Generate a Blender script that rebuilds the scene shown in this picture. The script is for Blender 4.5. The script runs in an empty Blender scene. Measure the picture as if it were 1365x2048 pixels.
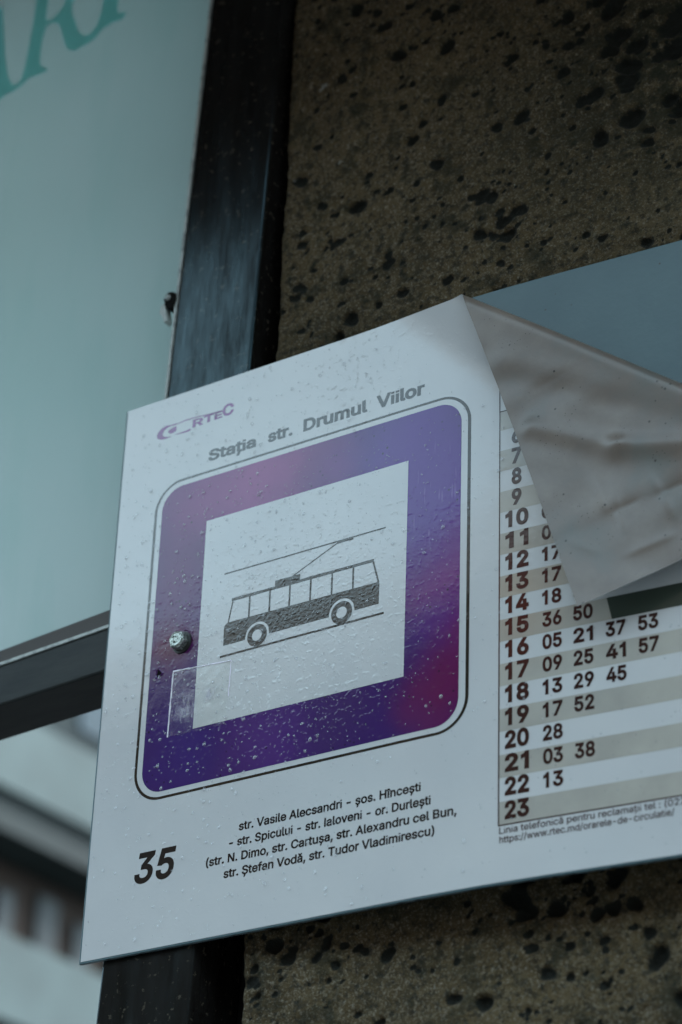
import bpy, math, random
import numpy as np
from mathutils import Vector, Matrix
from mathutils.geometry import delaunay_2d_cdt

# ------------------------------------------------------------------ camera, world, sun, exposure
SC = bpy.context.scene
COL = SC.collection
TL = Vector((0.0, 0.0, 2.45))            # top left corner of the sign, 2.45 m above the pavement

RX = (0.8282602577829259, -0.24232357645838107, -0.5052368055375424)
RY = (0.5593418354898403, 0.41143619597628667, 0.7196227954362057)
RZ = (0.033491139846497944, -0.8786350442208538, 0.47631781796377923)
right = Vector((RX[0], RY[0], RZ[0])); down = Vector((RX[1], RY[1], RZ[1])); fwd = Vector((RX[2], RY[2], RZ[2]))
cam = bpy.data.cameras.new('camera')
camo = bpy.data.objects.new('camera', cam); COL.objects.link(camo)
M = Matrix((right, -down, -fwd)).transposed().to_4x4()
M.translation = TL + Vector((1.0984545, -1.27, -0.9871019))
camo.matrix_world = M
cam.sensor_fit = 'VERTICAL'; cam.sensor_height = 36.0; cam.lens = 4958.9 / 2048 * 36.0
cam.clip_start = 0.05; cam.clip_end = 500
cam.dof.use_dof = True; cam.dof.focus_distance = 1.73; cam.dof.aperture_fstop = 5.2
cam.dof.aperture_blades = 9
SC.camera = camo

SUN_DIR = Vector((0.66, 0.30, 0.75)).normalized()
w = bpy.data.worlds.new('World'); SC.world = w; w.use_nodes = True
nt = w.node_tree; nt.nodes.clear()
sky = nt.nodes.new('ShaderNodeTexSky'); sky.sky_type = 'NISHITA'; sky.sun_disc = False
sky.sun_elevation = math.asin(SUN_DIR.z); sky.sun_rotation = math.atan2(SUN_DIR.x, SUN_DIR.y)
sky.air_density = 1.0; sky.dust_density = 4.0; sky.ozone_density = 1.5
bg = nt.nodes.new('ShaderNodeBackground'); bg.inputs[1].default_value = 0.13
wo = nt.nodes.new('ShaderNodeOutputWorld')
# thin broken cloud over the clear sky
tc = nt.nodes.new('ShaderNodeTexCoord'); cn = nt.nodes.new('ShaderNodeTexNoise'); cn.inputs['Scale'].default_value = 2.6; cn.inputs['Detail'].default_value = 5
cr = nt.nodes.new('ShaderNodeMapRange'); cr.inputs[1].default_value = .35; cr.inputs[2].default_value = .68; cr.inputs[3].default_value = .25; cr.inputs[4].default_value = .95
cmx = nt.nodes.new('ShaderNodeMix'); cmx.data_type = 'RGBA'; cmx.inputs[7].default_value = (9.6, 13.4, 15.6, 1)
nt.links.new(tc.outputs['Generated'], cn.inputs['Vector']); nt.links.new(cn.outputs['Fac'], cr.inputs[0]); nt.links.new(cr.outputs[0], cmx.inputs[0])
nt.links.new(sky.outputs[0], cmx.inputs[6]); nt.links.new(cmx.outputs[2], bg.inputs[0]); nt.links.new(bg.outputs[0], wo.inputs[0])

sl = bpy.data.lights.new('sun', 'SUN'); sl.energy = 0.8; sl.angle = math.radians(18); sl.color = (1.0, 0.96, 0.9)
so = bpy.data.objects.new('sun', sl); COL.objects.link(so)
so.rotation_euler = SUN_DIR.to_track_quat('Z', 'Y').to_euler(); so.location = (0, 0, 8)
SC.view_settings.view_transform = 'Standard'; SC.view_settings.look = 'None'
SC.view_settings.exposure = 1.44; SC.view_settings.gamma = 1.0
SC.cycles.max_bounces = 10; SC.cycles.transmission_bounces = 8; SC.cycles.use_denoising = True

rng = np.random.default_rng(7); random.seed(7)

# ------------------------------------------------------------------ helpers
def mk(name, verts, faces, mat=None, parent=None, smooth=False, mats=None, fmat=None):
    me = bpy.data.meshes.new(name); me.from_pydata([tuple(map(float, v)) for v in verts], [], faces); me.update()
    if mats:
        for m in mats: me.materials.append(m)
    elif mat: me.materials.append(mat)
    if fmat is not None: me.polygons.foreach_set('material_index', list(map(int, fmat)))
    if smooth: me.polygons.foreach_set('use_smooth', [True] * len(me.polygons))
    o = bpy.data.objects.new(name, me); COL.objects.link(o)
    if parent: o.parent = parent
    return o

def empty(name, loc=(0, 0, 0)):
    o = bpy.data.objects.new(name, None); o.location = loc; COL.objects.link(o); return o

def tag(o, label=None, cat=None, group=None, kind=None):
    for k, v in (('label', label), ('category', cat), ('group', group), ('kind', kind)):
        if v: o[k] = v
    return o

def quads_prism(front, y0, y1):
    """polygon in (x,z), extruded from y0 (front) to y1 (back)"""
    n = len(front)
    V = [(x, y0, z) for x, z in front] + [(x, y1, z) for x, z in front]
    F = [tuple(range(n)), tuple(range(2 * n - 1, n - 1, -1))] + [(i, i + n, (i + 1) % n + n, (i + 1) % n) for i in range(n)]
    return V, F

def box(x0, x1, y0, y1, z0, z1):
    return quads_prism([(x0, z0), (x1, z0), (x1, z1), (x0, z1)], y0, y1)

def fixn(o):
    import bmesh
    bm = bmesh.new(); bm.from_mesh(o.data); bmesh.ops.recalc_face_normals(bm, faces=bm.faces); bm.to_mesh(o.data); bm.free(); return o

def bevel(o, wd, seg=2):
    m = o.modifiers.new('bevel', 'BEVEL'); m.width = wd; m.segments = seg; m.limit_method = 'ANGLE'; m.angle_limit = math.radians(40)
    return o

# ------------------------------------------------------------------ materials
def mat(name, base=(.5, .5, .5), rough=.5, metal=0.0, spec=.5):
    m = bpy.data.materials.new(name); m.use_nodes = True
    b = m.node_tree.nodes['Principled BSDF']
    b.inputs['Base Color'].default_value = (*base, 1); b.inputs['Roughness'].default_value = rough
    b.inputs['Metallic'].default_value = metal; b.inputs['Specular IOR Level'].default_value = spec
    return m, m.node_tree, b
def N(t, typ, **kw):
    n = t.nodes.new(typ)
    for k, v in kw.items(): setattr(n, k, v)
    return n
def coord(t, scale=(1, 1, 1)):
    tc = N(t, 'ShaderNodeTexCoord'); mp = N(t, 'ShaderNodeMapping'); mp.inputs['Scale'].default_value = scale
    t.links.new(tc.outputs['Object'], mp.inputs[0]); return mp.outputs[0]
def noise(t, vec, scale, detail=3, rough=.55, dist=0):
    n = N(t, 'ShaderNodeTexNoise'); n.inputs['Scale'].default_value = scale; n.inputs['Detail'].default_value = detail
    n.inputs['Roughness'].default_value = rough; n.inputs['Distortion'].default_value = dist
    t.links.new(vec, n.inputs['Vector']); return n.outputs['Fac']
def ramp(t, fac, stops, interp='LINEAR'):
    r = N(t, 'ShaderNodeValToRGB'); r.color_ramp.interpolation = interp
    e = r.color_ramp.elements
    while len(e) < len(stops): e.new(.5)
    for i, (p, c) in enumerate(stops):
        e[i].position = p; e[i].color = (*c, 1) if isinstance(c, tuple) else (c, c, c, 1)
    t.links.new(fac, r.inputs[0]); return r.outputs[0]
def mixc(t, a, b, fac, typ='MIX'):
    m = N(t, 'ShaderNodeMix', data_type='RGBA', blend_type=typ)
    for s, v in ((0, fac), (6, a), (7, b)):
        if hasattr(v, 'is_output'): t.links.new(v, m.inputs[s])
        else: m.inputs[s].default_value = v if s == 0 else (*v, 1)
    return m.outputs[2]
def math_(t, op, a, b=None):
    m = N(t, 'ShaderNodeMath', operation=op)
    for i, v in enumerate((a, b)):
        if v is None: continue
        if hasattr(v, 'is_output'): t.links.new(v, m.inputs[i])
        else: m.inputs[i].default_value = v
    return m.outputs[0]
def bump(t, b, h, strength, dist, prev=None):
    n = N(t, 'ShaderNodeBump'); n.inputs['Strength'].default_value = strength; n.inputs['Distance'].default_value = dist
    t.links.new(h, n.inputs['Height'])
    if prev is not None: t.links.new(prev, n.inputs['Normal'])
    t.links.new(n.outputs[0], b.inputs['Normal']); return n.outputs[0]
def blob(t, P, cx, cz, r, soft=1.0):
    """1 at the centre (cx, cz) in sign coordinates, falling to 0 at radius r"""
    d = N(t, 'ShaderNodeVectorMath', operation='DISTANCE'); s = N(t, 'ShaderNodeVectorMath', operation='MULTIPLY')
    s.inputs[1].default_value = (1, 0, 1); t.links.new(P, s.inputs[0]); t.links.new(s.outputs[0], d.inputs[0])
    d.inputs[1].default_value = (cx, 0, cz)
    mr = N(t, 'ShaderNodeMapRange', interpolation_type='SMOOTHSTEP'); t.links.new(d.outputs['Value'], mr.inputs[0])
    mr.inputs[1].default_value = r; mr.inputs[2].default_value = r * (1 - soft); mr.inputs[3].default_value = 0; mr.inputs[4].default_value = 1
    return mr.outputs[0]

def wet_film(t, b):
    """relief shared by everything printed on the laminated sheet: orange-peel of the film and fine drizzle"""
    P = coord(t)
    nf = noise(t, P, 420, 2); nm = noise(t, P, 95, 3); dr = noise(t, P, 260, 1, .4)
    spots = ramp(t, dr, [(.60, 0.0), (.72, 1.0)])
    wetc = math_(t, 'MAXIMUM', blob(t, P, .18, -.22, .13), math_(t, 'MULTIPLY', blob(t, P, .21, -.035, .07), 1.0))
    msk = math_(t, 'ADD', math_(t, 'MULTIPLY', wetc, .85), .10)
    h = math_(t, 'ADD', math_(t, 'MULTIPLY', math_(t, 'ADD', math_(t, 'MULTIPLY', nf, .5), spots), msk), math_(t, 'MULTIPLY', nm, .35))
    bump(t, b, h, .34, .0005)
    rv = ramp(t, noise(t, P, 22, 4), [(.3, .045), (.7, .085)])
    t.links.new(rv, b.inputs['Roughness'])
    return P

def film(name, base):
    m, t, b = mat(name, base, .15, 0, .40); P = wet_film(t, b); return m, t, b, P
M_white, t, b, P = film('white_laminated_vinyl', (.66, .67, .67))
c = ramp(t, noise(t, P, 9, 5), [(.3, (.47, .475, .475)), (.7, (.53, .53, .52))]); t.links.new(c, b.inputs['Base Color'])
M_black, *_ = film('black_print', (.012, .011, .010))
M_bus, t, b, P = film('brownish_black_print', (.022, .017, .012))
M_grey, *_ = film('grey_print', (.03, .03, .03))
M_brown, t, b, P = film('warm_reflection_print', (.03, .01, .008))
c = mixc(t, (.03, .012, .010), (.065, .015, .011), blob(t, P, .345, -.26, .08)); t.links.new(c, b.inputs['Base Color'])  # reddish reflection put into the ink colour, strongest at the middle hours
M_band, t, b, P = film('taupe_band_print', (.20, .19, .165))
c = ramp(t, noise(t, P, 30, 5), [(.3, (.32, .305, .27)), (.7, (.40, .38, .33))])
c = mixc(t, c, (.36, .27, .20), math_(t, 'MULTIPLY', blob(t, P, .35, -.25, .07), .6)); t.links.new(c, b.inputs['Base Color'])  # reddish reflection painted into the bands near the middle hours
M_bandark, *_ = film('flap_reflection_dark', (.040, .052, .040))
M_logo, t, b, P = film('plum_print', (.20, .07, .21))
M_logo.node_tree.nodes['Principled BSDF'].inputs['Base Color'].default_value = (.17, .025, .17, 1)
# purple clouds print of the frame
M_purple, t, b, P = film('purple_clouds_print', (.1, .05, .2)); b.inputs['Specular IOR Level'].default_value = .30
nw = N(t, 'ShaderNodeTexNoise'); nw.inputs['Scale'].default_value = 14; nw.inputs['Detail'].default_value = 3; t.links.new(P, nw.inputs['Vector'])
vm = N(t, 'ShaderNodeVectorMath', operation='SUBTRACT'); t.links.new(nw.outputs['Color'], vm.inputs[0]); vm.inputs[1].default_value = (.5, .5, .5)
vs = N(t, 'ShaderNodeVectorMath', operation='SCALE'); t.links.new(vm.outputs[0], vs.inputs[0]); vs.inputs['Scale'].default_value = .065
va = N(t, 'ShaderNodeVectorMath', operation='ADD'); t.links.new(P, va.inputs[0]); t.links.new(vs.outputs[0], va.inputs[1])
Q = va.outputs[0]
c = mixc(t, (.032, .012, .080), (.044, .015, .115), noise(t, P, 6, 3))
for cx, cz, r, col, f in ((.07, -.10, .07, (.20, .03, .16), .8), (.13, -.095, .08, (.27, .05, .20), .85), (.20, -.10, .05, (.17, .035, .18), .7),
                       (.06, -.16, .07, (.10, .008, .095), .9), (.06, -.215, .04, (.095, .008, .04), .9), (.05, -.26, .05, (.036, .014, .095), .8), (.27, -.11, .10, (.085, .024, .22), .95),
                       (.30, -.16, .10, (.085, .024, .21), .95), (.30, -.225, .06, (.19, .03, .17), .6), (.29, -.26, .04, (.07, .025, .19), .7),
                       (.31, -.27, .05, (.15, .015, .09), .6), (.30, -.305, .055, (.13, .008, .05), .7), (.285, -.32, .03, (.09, .012, .08), .7), (.15, -.31, .06, (.085, .03, .17), .6), (.21, -.31, .05, (.05, .022, .10), .6),
                       (.08, -.30, .05, (.036, .018, .14), .7)):
    c = mixc(t, c, col, math_(t, 'MULTIPLY', blob(t, Q, cx, cz, r), f))
vo = N(t, 'ShaderNodeTexVoronoi'); vo.inputs['Scale'].default_value = 170; t.links.new(P, vo.inputs['Vector'])
dsel = math_(t, 'MULTIPLY', ramp(t, vo.outputs['Distance'], [(.11, 1.0), (.18, 0.0)]), ramp(t, noise(t, P, 28, 2), [(.50, 0.0), (.60, 1.0)]))
st = noise(t, coord(t, (1, 1, .12)), 300, 2)
c = mixc(t, c, (.30, .2, .42), math_(t, 'MULTIPLY', math_(t, 'MULTIPLY', ramp(t, st, [(.62, 0.0), (.75, 1.0)]), blob(t, P, .285, -.16, .09)), .35))
c = mixc(t, c, (.012, .008, .02), math_(t, 'MULTIPLY', dsel, .85))
t.links.new(c, b.inputs['Base Color'])
# adhesive back of the sheet
M_back, t, b = mat('greyed_adhesive_back', (.33, .30, .28), .33, 0, .42)
P = coord(t)
c = ramp(t, noise(t, P, 16, 6, .6), [(.28, (.10, .105, .093)), (.5, (.14, .112, .092)), (.72, (.19, .155, .127))])
c2 = ramp(t, noise(t, P, 60, 4), [(.62, 0.0), (.8, 1.0)])
c = mixc(t, c, (.18, .15, .12), math_(t, 'MULTIPLY', c2, .5))
vo = N(t, 'ShaderNodeTexVoronoi'); vo.inputs['Scale'].default_value = 120; t.links.new(P, vo.inputs['Vector'])
sp = ramp(t, vo.outputs['Distance'], [(.08, 1.0), (.13, 0.0)]); sel = ramp(t, noise(t, P, 45, 1), [(.50, 0.0), (.55, 1.0)])
c = mixc(t, c, (.02, .015, .01), math_(t, 'MULTIPLY', math_(t, 'MULTIPLY', sp, sel), .95))
vo = N(t, 'ShaderNodeTexVoronoi'); vo.inputs['Scale'].default_value = 330; t.links.new(P, vo.inputs['Vector'])
c = mixc(t, c, (.02, .015, .01), math_(t, 'MULTIPLY', math_(t, 'MULTIPLY', ramp(t, vo.outputs['Distance'], [(.10, 1.0), (.16, 0.0)]), ramp(t, noise(t, P, 26, 3), [(.52, 0.0), (.60, 1.0)])), .9)); t.links.new(c, b.inputs['Base Color'])
bump(t, b, math_(t, 'ADD', noise(t, P, 40, 5), math_(t, 'MULTIPLY', noise(t, P, 300, 2), .15)), .22, .0012)
# blue grey painted plate
M_plate, t, b = mat('blue_grey_painted_metal', (.095, .17, .21), .35, 0, .4)
P = coord(t)
c = ramp(t, noise(t, P, 12, 6, .65), [(.3, (.036, .078, .090)), (.7, (.052, .10, .11))])
vo = N(t, 'ShaderNodeTexVoronoi'); vo.inputs['Scale'].default_value = 90; t.links.new(P, vo.inputs['Vector'])
c = mixc(t, c, (.03, .035, .035), math_(t, 'MULTIPLY', ramp(t, vo.outputs['Distance'], [(.06, 1.0), (.10, 0.0)]), ramp(t, noise(t, P, 30, 1), [(.52, 0.0), (.58, 1.0)])))
t.links.new(c, b.inputs['Base Color']); bump(t, b, noise(t, P, 260, 3), .25, .0004)
M_plateedge, t, b = mat('weathered_plate_edge', (.09, .12, .13), .5)
P = coord(t); c = ramp(t, noise(t, P, 110, 4), [(.36, (.02, .02, .02)), (.48, (.09, .125, .135)), (.7, (.15, .19, .20))]); t.links.new(c, b.inputs['Base Color'])
# dark painted steel of the shelter frame
M_steel, t, b = mat('dark_painted_steel', (.014, .017, .018), .25)
P = coord(t, (1, 1, .16)); P2 = coord(t)
b.inputs['Specular Tint'].default_value = (.45, .85, 1, 1); t.links.new(ramp(t, noise(t, P, 70, 6, .7), [(.34, .05), (.66, .26)]), b.inputs['Specular IOR Level'])
c = ramp(t, noise(t, P, 60, 5, .6), [(.3, (.006, .005, .004)), (.7, (.014, .013, .012))])
c = mixc(t, c, (.09, .075, .055), math_(t, 'MULTIPLY', ramp(t, noise(t, P2, 170, 6, .65), [(.61, 0.0), (.66, 1.0)]), .6))
t.links.new(c, b.inputs['Base Color'])
t.links.new(ramp(t, noise(t, P, 45, 5, .65), [(.25, .09), (.75, .22)]), b.inputs['Roughness'])
bump(t, b, noise(t, P, 220, 4), .3, .0004)
M_gapblack, *_ = mat('gap_black', (.006, .007, .007), .5)
M_rail, t, b = mat('grimy_steel_rail', (.03, .03, .028), .5, 0, .22)
P = coord(t, (.25, 1, 1)); c = ramp(t, noise(t, P, 90, 5), [(.3, (.008, .011, .011)), (.7, (.020, .023, .021))]); t.links.new(c, b.inputs['Base Color'])
bump(t, b, noise(t, P, 200, 4), .4, .0005)
M_railtop, *_ = mat('brown_glazing_bead', (.045, .036, .030), .6)
M_rub, *_ = mat('black_rubber', (.01, .01, .01), .5)
M_pale, t, b = mat('pale_parts_and_edge_light', (.42, .45, .42), .5)  # screw and broken edge, and the painted edge highlights of panel and rail
P = coord(t); c = ramp(t, noise(t, P, 130, 4), [(.34, (.22, .24, .23)), (.5, (.42, .45, .42))]); t.links.new(c, b.inputs['Base Color'])
# frosted film panel
M_panel, t, b = mat('frosted_panel', (.60, .70, .70), .35)
P = coord(t); c = ramp(t, noise(t, P, 3, 4), [(.3, (.50, .59, .565)), (.7, (.56, .62, .60))])
str_ = noise(t, coord(t, (1, 1, .2)), 25, 4); c = mixc(t, c, (.44, .56, .53), ramp(t, str_, [(.5, 0.0), (.8, .5)]))
t.links.new(c, b.inputs['Base Color'])
tr = N(t, 'ShaderNodeBsdfTranslucent'); t.links.new(c, tr.inputs[0]); ms = N(t, 'ShaderNodeMixShader'); ms.inputs[0].default_value = .72
out = t.nodes['Material Output']; t.links.new(b.outputs[0], ms.inputs[1]); t.links.new(tr.outputs[0], ms.inputs[2]); t.links.new(ms.outputs[0], out.inputs[0])
M_teal, t, b = mat('teal_vinyl_letter', (.36, .60, .57), .35)
tr = N(t, 'ShaderNodeBsdfTranslucent'); tr.inputs[0].default_value = (.61, .89, .87, 1); ms = N(t, 'ShaderNodeMixShader'); ms.inputs[0].default_value = .88
out = t.nodes['Material Output']; t.links.new(b.outputs[0], ms.inputs[1]); t.links.new(tr.outputs[0], ms.inputs[2]); t.links.new(ms.outputs[0], out.inputs[0])
# concrete
M_conc, t, b = mat('mossy_concrete', (.1, .09, .07), .9, 0, .25)
P = coord(t)
c = ramp(t, noise(t, P, 5, 6, .65), [(.28, (.048, .033, .014)), (.55, (.090, .064, .029)), (.78, (.128, .095, .048))])
g = noise(t, P, 330, 4, .7); c = mixc(t, c, (.23, .195, .14), ramp(t, g, [(.55, 0.0), (.67, .75)]))
c = mixc(t, c, (.20, .18, .14), ramp(t, noise(t, P, 620, 2, .6), [(.56, 0.0), (.68, .8)]))
c = mixc(t, c, (.014, .014, .009), ramp(t, noise(t, P, 150, 5, .75), [(.50, 0.0), (.62, .85)]))
mossn = noise(t, P, 38, 6, .7)
c = mixc(t, c, (.016, .017, .008), math_(t, 'MAXIMUM', ramp(t, mossn, [(.50, 0.0), (.62, .7)]), math_(t, 'MULTIPLY', ramp(t, noise(t, P, 70, 6, .75), [(.40, 0.0), (.53, 1.0)]), math_(t, 'MAXIMUM', blob(t, P, .36, .20, .26), blob(t, P, .05, -.03, .10)))))
at = N(t, 'ShaderNodeAttribute', attribute_name='pit')
pf = math_(t, 'ADD', at.outputs['Fac'], math_(t, 'MULTIPLY', math_(t, 'SUBTRACT', noise(t, P, 260, 5, .8), .5), 1.1))
c = mixc(t, c, (.008, .009, .006), ramp(t, pf, [(.28, 0.0), (.56, .97)]))
c = mixc(t, c, (.42, .45, .42), math_(t, 'MULTIPLY', ramp(t, noise(t, P, 48, 3), [(.73, 0.0), (.76, 1.0)]), .6))
t.links.new(c, b.inputs['Base Color'])
bump(t, b, math_(t, 'ADD', noise(t, P, 260, 6, .7), math_(t, 'MULTIPLY', noise(t, P, 700, 3), .5)), 1.0, .0022)
M_zinc, t, b = mat('zinc_plated_steel', (.62, .64, .60), .42, .75)
P = coord(t); c = ramp(t, noise(t, P, 700, 4), [(.42, (.16, .18, .16)), (.58, (.52, .56, .51))]); t.links.new(c, b.inputs['Base Color'])
bump(t, b, noise(t, P, 900, 3), .5, .0003)
M_dirt, *_ = mat('black_dirt', (.006, .006, .005), .9, 0, .1)
# rain
M_water = bpy.data.materials.new('rain_water'); M_water.use_nodes = True; t = M_water.node_tree; t.nodes.clear()
gl = N(t, 'ShaderNodeBsdfGlossy'); gl.inputs['Roughness'].default_value = .04; tp = N(t, 'ShaderNodeBsdfTransparent'); tp.inputs[0].default_value = (.93, .93, .93, 1)
lw = N(t, 'ShaderNodeLayerWeight'); lw.inputs[0].default_value = .5
fr_ = math_(t, 'ADD', math_(t, 'MULTIPLY', math_(t, 'POWER', lw.outputs['Facing'], 3.0), .8), .06)
ms = N(t, 'ShaderNodeMixShader'); t.links.new(fr_, ms.inputs[0])
t.links.new(tp.outputs[0], ms.inputs[1]); t.links.new(gl.outputs[0], ms.inputs[2]); o_ = N(t, 'ShaderNodeOutputMaterial')
df = N(t, 'ShaderNodeBsdfDiffuse'); df.inputs[0].default_value = (.9, .92, .95, 1); m2 = N(t, 'ShaderNodeMixShader'); m2.inputs[0].default_value = .15  # white share stands in for the bright glints in the drops
t.links.new(ms.outputs[0], m2.inputs[1]); t.links.new(df.outputs[0], m2.inputs[2]); t.links.new(m2.outputs[0], o_.inputs[0])
# clear tape
M_tape = bpy.data.materials.new('clear_tape'); M_tape.use_nodes = True; t = M_tape.node_tree; t.nodes.clear()
P = coord(t)
gl = N(t, 'ShaderNodeBsdfGlossy'); gl.inputs['Roughness'].default_value = .10; tp = N(t, 'ShaderNodeBsdfTransparent'); tp.inputs[0].default_value = (.975, .985, .975, 1)
lw = N(t, 'ShaderNodeLayerWeight'); lw.inputs[0].default_value = .5
fr_ = math_(t, 'ADD', math_(t, 'MULTIPLY', math_(t, 'POWER', lw.outputs['Facing'], 3.0), .6), .035)
ms = N(t, 'ShaderNodeMixShader'); t.links.new(fr_, ms.inputs[0])
t.links.new(tp.outputs[0], ms.inputs[1]); t.links.new(gl.outputs[0], ms.inputs[2])
df = N(t, 'ShaderNodeBsdfDiffuse'); df.inputs[0].default_value = (.62, .60, .66, 1)
sc_ = math_(t, 'MULTIPLY', ramp(t, noise(t, coord(t, (1, 1, .45)), 170, 5, .65, .6), [(.36, 0.0), (.56, 1.0)]),
            math_(t, 'MAXIMUM', blob(t, P, .0790, -.270, .015), blob(t, P, .0985, -.264, .009)))  # smeared highlight on the tape, put in as a pale diffuse patch
m2 = N(t, 'ShaderNodeMixShader'); t.links.new(math_(t, 'MULTIPLY', sc_, .5), m2.inputs[0]); t.links.new(ms.outputs[0], m2.inputs[1]); t.links.new(df.outputs[0], m2.inputs[2])
bn = N(t, 'ShaderNodeBump'); bn.inputs['Strength'].default_value = .3; bn.inputs['Distance'].default_value = .001; t.links.new(noise(t, P, 60, 3), bn.inputs['Height']); t.links.new(bn.outputs[0], gl.inputs['Normal'])
o_ = N(t, 'ShaderNodeOutputMaterial'); t.links.new(m2.outputs[0], o_.inputs[0])
M_tapeedge = bpy.data.materials.new('whitened_tape_edge'); M_tapeedge.use_nodes = True; t = M_tapeedge.node_tree
b = t.nodes['Principled BSDF']; b.inputs['Base Color'].default_value = (.80, .74, .84, 1); b.inputs['Roughness'].default_value = .3
tp = N(t, 'ShaderNodeBsdfTransparent'); ms = N(t, 'ShaderNodeMixShader'); ms.inputs[0].default_value = .85
t.links.new(tp.outputs[0], ms.inputs[1]); t.links.new(b.outputs[0], ms.inputs[2]); t.links.new(ms.outputs[0], t.nodes['Material Output'].inputs[0])

# ------------------------------------------------------------------ setting
def simple(name, base, rough=.7, sc=3, var=.25):
    m, t, b = mat(name, base, rough); P = coord(t)
    lo = tuple(x * (1 - var) for x in base); hi = tuple(min(1, x * (1 + var)) for x in base)
    t.links.new(ramp(t, noise(t, P, sc, 5), [(.3, lo), (.7, hi)]), b.inputs['Base Color']); return m
M_ground = simple('wet_asphalt', (.055, .055, .055), .5, 4)
gr = mk('ground', [(-150, -150, 0), (150, -150, 0), (150, 150, 0), (-150, 150, 0)], [(0, 1, 2, 3)], M_ground)
tag(gr, kind='structure')

# concrete pillar: pitted front face as a dense sheet, closed by its other sides
def pillar():
    step = .0015; x0, x1, z0, z1 = 0.0, .54, -.62, .56; yb = 0.0
    nx, nz = int((x1 - x0) / step) + 1, int((z1 - z0) / step) + 1
    xs = np.linspace(x0, x1, nx); zs = np.linspace(z0, z1, nz); Xg, Zg = np.meshgrid(xs, zs)
    D = np.zeros_like(Xg); pit = np.zeros_like(Xg)
    r = np.random.default_rng(11)
    pts = []
    cl = [(r.uniform(x0, x1), r.uniform(z0, z1)) for _ in range(34)]
    for i in range(2700):
        if r.random() < .45:
            c0 = cl[r.integers(len(cl))]; cx, cz = c0[0] + r.normal() * .030, c0[1] + r.normal() * .030
        else: cx, cz = x0 + (x1 - x0) * r.random() ** .8, r.uniform(z0, z1)
        q_ = r.random(); R = r.uniform(.0012, .0020) if q_ < .60 else (r.uniform(.0020, .0034) if q_ < .88 else r.uniform(.0036, .0060))
        if cx < x0 + R * 1.6: continue
        pts.append((cx, cz, R))
    for _ in range(26): pts.append((r.uniform(.27, .36), r.uniform(.13, .30), r.uniform(.004, .0085)))
    for _ in range(8): pts.append((r.uniform(.335, .37), r.uniform(.20, .27), r.uniform(.009, .013)))
    for cx, cz, R in pts:
        e = r.uniform(1.0, 1.55); a = r.uniform(-.3, .9); ex = 2.2 * R * e
        i0, i1 = np.searchsorted(xs, [cx - ex, cx + ex]); j0, j1 = np.searchsorted(zs, [cz - ex, cz + ex])
        if i1 <= i0 or j1 <= j0: continue
        dx = Xg[j0:j1, i0:i1] - cx; dz = Zg[j0:j1, i0:i1] - cz
        p = dx * math.cos(a) + dz * math.sin(a); q = -dx * math.sin(a) + dz * math.cos(a)
        th = np.arctan2(q, p); k = 1 + .09 * np.sin(2 * th + r.uniform(0, 6)) + .07 * np.sin(3 * th + r.uniform(0, 6))
        d = np.sqrt((p / e) ** 2 + q ** 2) / (R * k)
        f = np.clip(1.45 - d, 0, 1); f = f * f * (3 - 2 * f)
        D[j0:j1, i0:i1] = np.maximum(D[j0:j1, i0:i1], f * min(R * .95, .009)); pit[j0:j1, i0:i1] = np.maximum(pit[j0:j1, i0:i1], f * min(1, R / .0016))
    # broad roughness of the cast face
    def vnoise(cell, amp, seed):
        rr = np.random.default_rng(seed); gx, gz = int((x1 - x0) / cell) + 3, int((z1 - z0) / cell) + 3; G = rr.normal(size=(gz, gx))
        fx = (Xg - x0) / cell; fz = (Zg - z0) / cell; ix = fx.astype(int); iz = fz.astype(int); tx = fx - ix; tz = fz - iz
        tx = tx * tx * (3 - 2 * tx); tz = tz * tz * (3 - 2 * tz)
        return amp * ((G[iz, ix] * (1 - tx) + G[iz, ix + 1] * tx) * (1 - tz) + (G[iz + 1, ix] * (1 - tx) + G[iz + 1, ix + 1] * tx) * tz)
    D += vnoise(.03, .0009, 1) + vnoise(.009, .0006, 2) + vnoise(.0035, .0004, 3)
    edge = np.clip(1 - (Xg - x0) / .004, 0, 1); D += edge ** 2 * (.003 + np.abs(vnoise(.012, .0016, 5)))
    V = np.stack([Xg, yb + D, Zg], -1).reshape(-1, 3)
    idx = np.arange(nx * nz).reshape(nz, nx)
    F = np.stack([idx[:-1, :-1], idx[:-1, 1:], idx[1:, 1:], idx[1:, :-1]], -1).reshape(-1, 4)
    me = bpy.data.meshes.new('front_face'); me.vertices.add(len(V)); me.vertices.foreach_set('co', V.ravel().astype('f4'))
    me.loops.add(F.size); me.loops.foreach_set('vertex_index', F.ravel().astype('i4'))
    me.polygons.add(len(F)); me.polygons.foreach_set('loop_start', np.arange(0, F.size, 4, dtype='i4'))
    me.update(calc_edges=True)
    me.polygons.foreach_set('use_smooth', np.ones(len(F), bool))
    a = me.attributes.new('pit', 'FLOAT', 'POINT'); a.data.foreach_set('value', pit.ravel().astype('f4'))
    me.materials.append(M_conc)
    root = empty('concrete_pillar', TL + Vector((.1292, .0145, 0))); root.rotation_euler = (0, 0, math.radians(5.3))
    o = bpy.data.objects.new('front_face', me); COL.objects.link(o); o.parent = root
    V, F = box(x0 + .004, x1, yb + .014, yb + .38, z0 + .002, z1 - .002)
    mk('core', V, F, M_conc, root)
    V, F = box(x0 + .0012, x1, yb + .004, yb + .38, -2.45, z0)
    mk('shaft', V, F, M_conc, root)
    tag(root, 'mossy brown concrete pillar covered in dark pits behind the sign', 'pillar')
pillar()

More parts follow.
